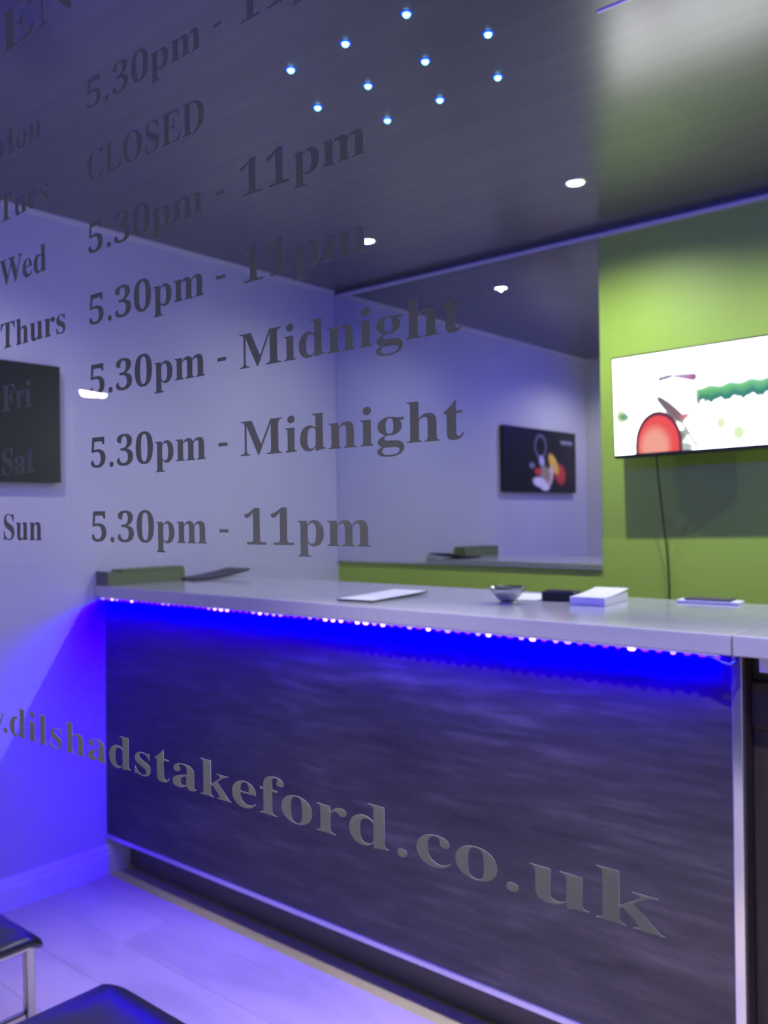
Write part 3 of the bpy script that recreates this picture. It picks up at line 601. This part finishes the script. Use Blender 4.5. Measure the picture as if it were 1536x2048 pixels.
 'r': (287,[[18,0,18,16,30,18,39,21,45,26,49,32,52,43,52,56,52,252,52,267,50,278,46,285,41,289,32,292,20,293,21,310,146,310,146,252,158,272,172,288,187,301,203,311,218,316,233,318,250,317,264,312,275,304,283,293,288,281,289,266,288,254,284,243,278,234,270,228,260,224,248,222,237,223,229,226,222,231,207,250,202,255,196,259,189,260,179,258,171,252,162,241,155,228,151,211,149,192,149,56,150,42,153,32,159,25,167,21,180,18,197,16,197,0]]),
 's': (288,[[151,-10,132,-8,110,-3,87,6,73,9,64,7,56,1,51,-9,36,-9,36,105,53,105,61,79,72,57,87,39,103,26,121,17,140,15,156,16,168,20,179,27,186,35,191,46,192,58,188,76,176,92,156,105,107,130,85,142,68,155,54,169,45,185,39,202,37,220,40,247,49,270,65,291,86,306,111,316,141,319,166,316,199,308,206,306,213,305,220,306,226,311,230,319,244,319,244,222,228,222,220,244,209,262,196,277,182,288,166,294,149,296,136,295,125,292,116,286,110,278,106,269,105,259,106,249,109,240,115,232,123,225,134,218,146,212,191,189,212,178,229,165,241,151,250,136,255,117,257,95,254,65,244,39,228,18,206,2,181,-7]]),
 't': (228,[[124,-9,99,-7,80,-1,66,10,56,26,50,46,48,71,48,279,20,279,20,300,88,369,105,389,118,407,129,424,144,424,144,310,208,310,208,279,144,279,144,82,145,69,147,59,149,51,154,45,160,41,168,40,183,44,195,56,206,75,222,66,208,39,192,18,172,3,149,-6]]),
 'u': (375,[[131,-10,103,-7,81,2,65,17,54,38,48,65,46,97,46,248,45,262,43,274,39,282,33,289,24,293,11,294,11,310,142,310,142,74,143,63,146,54,151,46,158,40,166,37,177,36,196,39,213,49,228,66,228,248,228,263,225,275,221,283,214,289,204,293,189,294,189,310,324,310,324,70,325,56,327,46,331,39,338,34,347,31,360,30,360,13,337,12,312,9,286,5,258,-2,228,-10,228,40,216,26,202,13,186,3,169,-4,150,-9]]),
 'w': (435,[[122,-10,17,265,6,284,1,289,-4,292,-11,293,-11,310,138,310,138,293,120,289,117,286,115,282,114,276,116,266,120,253,167,127,211,235,201,266,190,288,185,292,177,294,168,295,168,310,323,310,323,293,308,291,299,285,296,276,296,269,298,262,336,141,382,256,387,275,386,281,384,286,380,289,356,295,356,310,445,310,445,295,437,293,430,290,425,284,412,258,304,-10,289,-10,223,197,140,-10]]),
}

# ------------------------------------------------------------------ window lettering
_gcache = {}
def glyph_mesh(ch, off):
    key = (ch, off)
    if key in _gcache: return _gcache[key]
    adv, sp = GLYPHS[ch]
    cu = bpy.data.curves.new('glyph', 'CURVE'); cu.dimensions = '2D'; cu.fill_mode = 'BOTH'; cu.extrude = 0.004; cu.offset = off
    for s in sp:
        n = len(s) // 2
        q = cu.splines.new('POLY'); q.points.add(n - 1)
        for i in range(n): q.points[i].co = (s[2 * i] / 1000, s[2 * i + 1] / 1000, 0, 1)
        q.use_cyclic_u = True
    tmp = bpy.data.objects.new('glyph', cu); COL.objects.link(tmp)
    dg = bpy.context.evaluated_depsgraph_get()
    me = bpy.data.meshes.new_from_object(tmp.evaluated_get(dg))
    me.materials.clear(); me.materials.append(M_VINYL)
    bpy.data.objects.remove(tmp, do_unlink=True)
    xs = [v.co.x for v in me.vertices]
    _gcache[key] = (me, min(xs), max(xs))
    return _gcache[key]

YT = 0.5
def chunk(parent, text, x0, x1, z, size, off, xs=None):
    """letters of one word on the pane: ink from x0 to x1 (or natural width times xs when x1 is None)"""
    pen = 0.0; pos = []
    for ch in text:
        if ch == ' ': pen += 0.25; continue
        pos.append((ch, pen)); pen += GLYPHS[ch][0] / 1000
    lo_ = pos[0][1] + glyph_mesh(pos[0][0], off)[1]; hi_ = pos[-1][1] + glyph_mesh(pos[-1][0], off)[2]
    k = size * xs if x1 is None else (x1 - x0) / (hi_ - lo_)
    for ch, p in pos:
        o = link('letter', glyph_mesh(ch, off)[0], parent, Vector((x0 + (p - lo_) * k, YT, z)) - parent.location, (math.pi / 2, 0, 0))
        o.scale = (k, size, 0.05)

S = 0.0655; DS = 0.0655; OFF = -0.002
rows_t = [('Mon', '5.30pm', '11pm', 1.8585, 'Monday hours'), ('Tues', 'CLOSED', None, 1.7840, 'Tuesday closed'), ('Wed', '5.30pm', '11pm', 1.7090, 'Wednesday hours'),
          ('Thurs', '5.30pm', '11pm', 1.6345, 'Thursday hours'), ('Fri', '5.30pm', 'Midnight', 1.5615, 'Friday hours'), ('Sat', '5.30pm', 'Midnight', 1.4860, 'Saturday hours'), ('Sun', '5.30pm', '11pm', 1.4095, 'Sunday hours')]
DAYX = {'Mon': (-1.0199, -0.9095), 'Tues': (-1.0085, -0.8964), 'Wed': (-1.0091, -0.9025), 'Thurs': (-1.0084, -0.8646), 'Fri': (-1.0066, -0.9400), 'Sat': (-1.0085, -0.9350), 'Sun': (-1.0067, -0.9192)}
for day, a, b, z, lab in rows_t:
    w = empty('window_lettering', (-0.7, YT, z))
    read = '%s %s' % (day, a) + (' - %s' % b if b else '')
    tag(w, 'grey vinyl line on the window reading %s' % read, 'lettering', 'opening hours on the window')
    chunk(w, day, DAYX[day][0], DAYX[day][1], z, DS, OFF)
    chunk(w, a, -0.8175, -0.6285 if b else -0.6255, z, S, OFF)
    if b:
        chunk(w, '-', -0.6110, -0.5990, z, S, OFF)
        chunk(w, b, -0.5775 if b == '11pm' else -0.5810, -0.4330 if b == '11pm' else -0.3460, z, S, OFF)
w = empty('window_lettering', (-0.95, YT, 1.9788)); tag(w, 'grey vinyl heading OPEN at the top left of the window', 'lettering')
chunk(w, 'OPEN', -1.165, -0.835, 1.9788, 0.104, OFF)
w = empty('window_lettering', (-0.6, YT, 1.1815)); tag(w, 'grey vinyl web address line across the lower window', 'lettering')
for word, xa, xb in (('dilshad', -0.9978, -0.7523), ('stakeford', -0.7455, -0.4191), ('.co', -0.4109, -0.3236), ('.uk', -0.3164, -0.2069)):
    chunk(w, word, xa, xb, 1.1812, 0.0725, -0.004)
chunk(w, '.', -1.0130, -1.0035, 1.1812, 0.0725, -0.004)
chunk(w, 'www', -1.160, -1.0105, 1.1812, 0.0725, -0.004)

# ------------------------------------------------------------------ stools by the window
def seat_mesh(w, d, th):
    bm = bmesh.new(); rc = 0.055; rings = []
    def outline(inset):
        hw, hd, r = w / 2 - inset, d / 2 - inset, max(0.004, rc - inset)
        pts = []
        for cx, cy, a0 in ((hw - r, hd - r, 0), (-hw + r, hd - r, 90), (-hw + r, -hd + r, 180), (hw - r, -hd + r, 270)):
            for i in range(7):
                a = math.radians(a0 + 15 * i); pts.append((cx + r * math.cos(a), cy + r * math.sin(a)))
        return pts
    def drop(y): # the pad rolls down at the front edge
        t = max(0.0, (y - (d / 2 - 0.08)) / 0.08); return 0.040 * t * t
    for inset, z in ((0.10, -th), (0.02, -th), (0.006, -th * 0.9), (0.0, -th * 0.5), (0.004, -th * 0.15), (0.014, -0.001), (0.03, 0.002), (0.06, 0.004), (0.09, 0.005), (0.12, 0.006), (0.15, 0.006)):
        rings.append([bm.verts.new((x, y, z - drop(y))) for x, y in outline(inset)])
    for a, b in zip(rings, rings[1:]):
        n = len(a)
        for i in range(n): bm.faces.new((a[i], a[(i + 1) % n], b[(i + 1) % n], b[i]))
    bm.faces.new(rings[0]); bm.faces.new(rings[-1])
    return finish(bm, M_LEATHER, True)
seat_me = seat_mesh(0.40, 0.42, 0.028)
def bar(x0, x1, y0, y1, z0, z1): return box_mesh(x0, x1, y0, y1, z0, z1, M_CHROME, 0.003, 2)
leg_me = bar(-0.011, 0.011, -0.011, 0.011, 0.006, 0.446)
rail_me = bar(-0.011, 0.011, -0.19, 0.19, -0.011, 0.011)
cross_me = bar(-0.155, 0.155, -0.011, 0.011, -0.011, 0.011)
foot_me = lathe_mesh([(0, 0), (0.014, 0), (0.014, 0.006), (0, 0.006)], M_BLACK, 12)
for cx, lab in ((-2.090, 'black padded stool with chrome legs nearer the left wall'), (-1.398, 'black padded stool at the bottom edge, nearer the counter flap side')):
    st = empty('stool', (cx, 0.832, 0)); tag(st, lab, 'stool', 'black stools along the window')
    link('seat', seat_me, st, (0, 0, 0.490))
    for sx in (-1, 1):
        for sy in (-1, 1):
            lg = link('leg', leg_me, st, (sx * 0.168 - 0.022, sy * 0.181, 0)); link('foot', foot_me, lg)
        link('side_rail', rail_me, st, (sx * 0.168 - 0.022, 0, 0.4465))
        link('stretcher', bar(-0.009, 0.009, -0.169, 0.169, -0.009, 0.009), st, (sx * 0.168 - 0.022, 0, 0.285))
    for sy in (-1, 1):
        link('cross_rail', cross_me, st, (-0.022, sy * 0.150, 0.4465))

# ------------------------------------------------------------------ things on the worktop
lb = empty('leaflet_box', (-3.082, 2.115, ZT1)); tag(lb, 'long low green leaflet box against the left wall on the worktop', 'box')
link('tray', box_mesh(-0.040, 0.038, -0.185, 0.185, 0, 0.050, [M_BOXGREEN], 0.002), lb)
link('end_flap', box_mesh(-0.0405, 0.0385, -0.190, -0.1855, 0.0, 0.056, [M_BOXGREY], 0.001), lb)
link('lid_flap', box_mesh(-0.038, 0.036, -0.12, 0.183, 0.0505, 0.060, [M_BOXGREEN], 0.002), lb)

def curled_sheet(name, w, d, th, curl, mt, mb):
    """thin booklet, w along x, d along y, lifting towards +y by curl(t)"""
    bm = bmesh.new(); n = 14; top = []; bot = []
    for i in range(n + 1):
        t = i / n; y = (t - 0.5) * d; z = curl(t)
        bot.append([bm.verts.new((sx * w / 2, y, z)) for sx in (-1, 1)]); top.append([bm.verts.new((sx * w / 2, y, z + th)) for sx in (-1, 1)])
    for i in range(n):
        f = bm.faces.new((top[i][0], top[i][1], top[i + 1][1], top[i + 1][0])); f.material_index = 0
        for q in ((bot[i][0], bot[i + 1][0], bot[i + 1][1], bot[i][1]), (bot[i][0], top[i][0], top[i + 1][0], bot[i + 1][0]), (bot[i][1], bot[i + 1][1], top[i + 1][1], top[i][1])):
            f = bm.faces.new(q); f.material_index = 1
    for e_ in (0, n):
        f = bm.faces.new((bot[e_][0], bot[e_][1], top[e_][1], top[e_][0])); f.material_index = 1
    return finish(bm, [mt, mb])
o = link('brochure', curled_sheet('brochure', 0.16, 0.30, 0.007, lambda t: 0.001 + 0.028 * t ** 2.2, M_CARD, M_CARD), None, (-3.025, 2.43, ZT1)); tag(o, 'dark brochure with an upturned end beside the green box', 'brochure')
o = link('menu_booklet', curled_sheet('menu_booklet', 0.135, 0.325, 0.006, lambda t: 0.001 + 0.004 * t ** 2, M_PAPER, M_CARD), None, (-1.822, 2.165, ZT1), (0, 0, 0.10)); tag(o, 'white menu booklet with dark edges lying on the worktop', 'menu')

dish = empty('metal_dish', (-1.385, 2.215, ZT1)); tag(dish, 'small shiny metal dish on the worktop', 'dish')
link('bowl', lathe_mesh([(0, 0.010), (0.016, 0.010), (0.024, 0.014), (0.040, 0.030), (0.054, 0.048), (0.056, 0.050), (0.057, 0.049), (0.043, 0.028), (0.026, 0.010), (0.018, 0.007)], M_CHROME, 36), dish)
link('foot', lathe_mesh([(0, 0.0), (0.026, 0.0), (0.027, 0.004), (0.019, 0.0075), (0.0, 0.0075)], M_CHROME, 28), dish)

cm = empty('card_terminal', (-1.295, 2.375, ZT1), math.radians(14)); tag(cm, 'black card terminal between the dish and the paper pad', 'card terminal')
link('body', box_mesh(-0.052, 0.052, -0.035, 0.045, 0, 0.030, M_BLACK, 0.006, 3), cm)
link('keypad', box_mesh(-0.040, 0.040, -0.026, 0.005, 0.0302, 0.033, M_CARD, 0.001), cm)
pp = empty('paper_pad', (-1.175, 2.388, ZT1), math.radians(7)); tag(pp, 'thick white paper pad on the worktop right of the black terminal', 'paper pad')
link('block', box_mesh(-0.052, 0.052, -0.105, 0.105, 0, 0.022, M_PAPER, 0.001, 1), pp)
link('loose_top_sheet', curled_sheet('loose_top_sheet', 0.104, 0.212, 0.0012, lambda t: 0.0005 + 0.012 * t ** 2, M_PAPER, M_PAPER), pp, (0.001, 0.002, 0.0222), (0, 0, -0.02))
o = link('order_sheet', curled_sheet('order_sheet', 0.10, 0.15, 0.001, lambda t: 0.0005 + 0.006 * t * t, M_PAPER, M_PAPER), None, (-1.415, 2.395, ZT1), (0, 0, 0.2)); tag(o, 'small white order sheet behind the metal dish', 'paper')
tr_ = empty('shallow_tray', (-0.905, 2.545, ZT1), math.radians(4)); tag(tr_, 'shallow white tray with a dark insert at the back of the worktop', 'tray')
link('rim', box_mesh(-0.088, 0.088, -0.034, 0.034, 0, 0.008, M_PAPER, 0.003, 2), tr_)
link('insert', box_mesh(-0.065, 0.065, -0.030, 0.030, 0.0082, 0.014, M_CARD, 0.002, 2), tr_)

# ------------------------------------------------------------------ street lamp outside, seen only as a glint in the pane
k = 17.0
gx, gz = -0.8086, 1.5624
LX, LY, LZ = gx - 0.8954 * k, YG - 0.5537 * k, gz + 0.1413 * k
lamp = empty('street_lamp', (LX - 0.9, LY, -0.02)); tag(lamp, 'street lamp outside whose light glints in the window glass', 'street lamp')
link('post', lathe_mesh([(0, 0), (0.09, 0), (0.09, 0.5), (0.05, 0.6), (0.04, LZ + 0.06), (0, LZ + 0.07)], M_STEEL_POST, 16), lamp)
link('arm', tube_mesh([(0, 0, LZ + 0.02), (0.3, 0, LZ + 0.12), (0.55, 0, LZ + 0.13)], 0.03, M_STEEL_POST), lamp)
hd = link('head', box_mesh(-0.42, 0.46, -0.16, 0.16, 0.0, 0.08, M_STEEL_POST, 0.02, 2), lamp, (0.86, 0, LZ + 0.06), (0, math.radians(11), 0))
lens_me = lathe_mesh([(0, -0.085), (0.06, -0.07), (0.09, -0.03), (0.095, 0.0), (0, 0.0)], M_STREET, 20)
for dx, r in ((-0.26, 1.45), (0.0, 1.25), (0.31, 1.0)):  # lenses added to imitate repeated reflections of one lamp in the glazing
    q = link('glint_lens', lens_me, hd, (dx, 0, 0)); q.scale = (r, r, r)
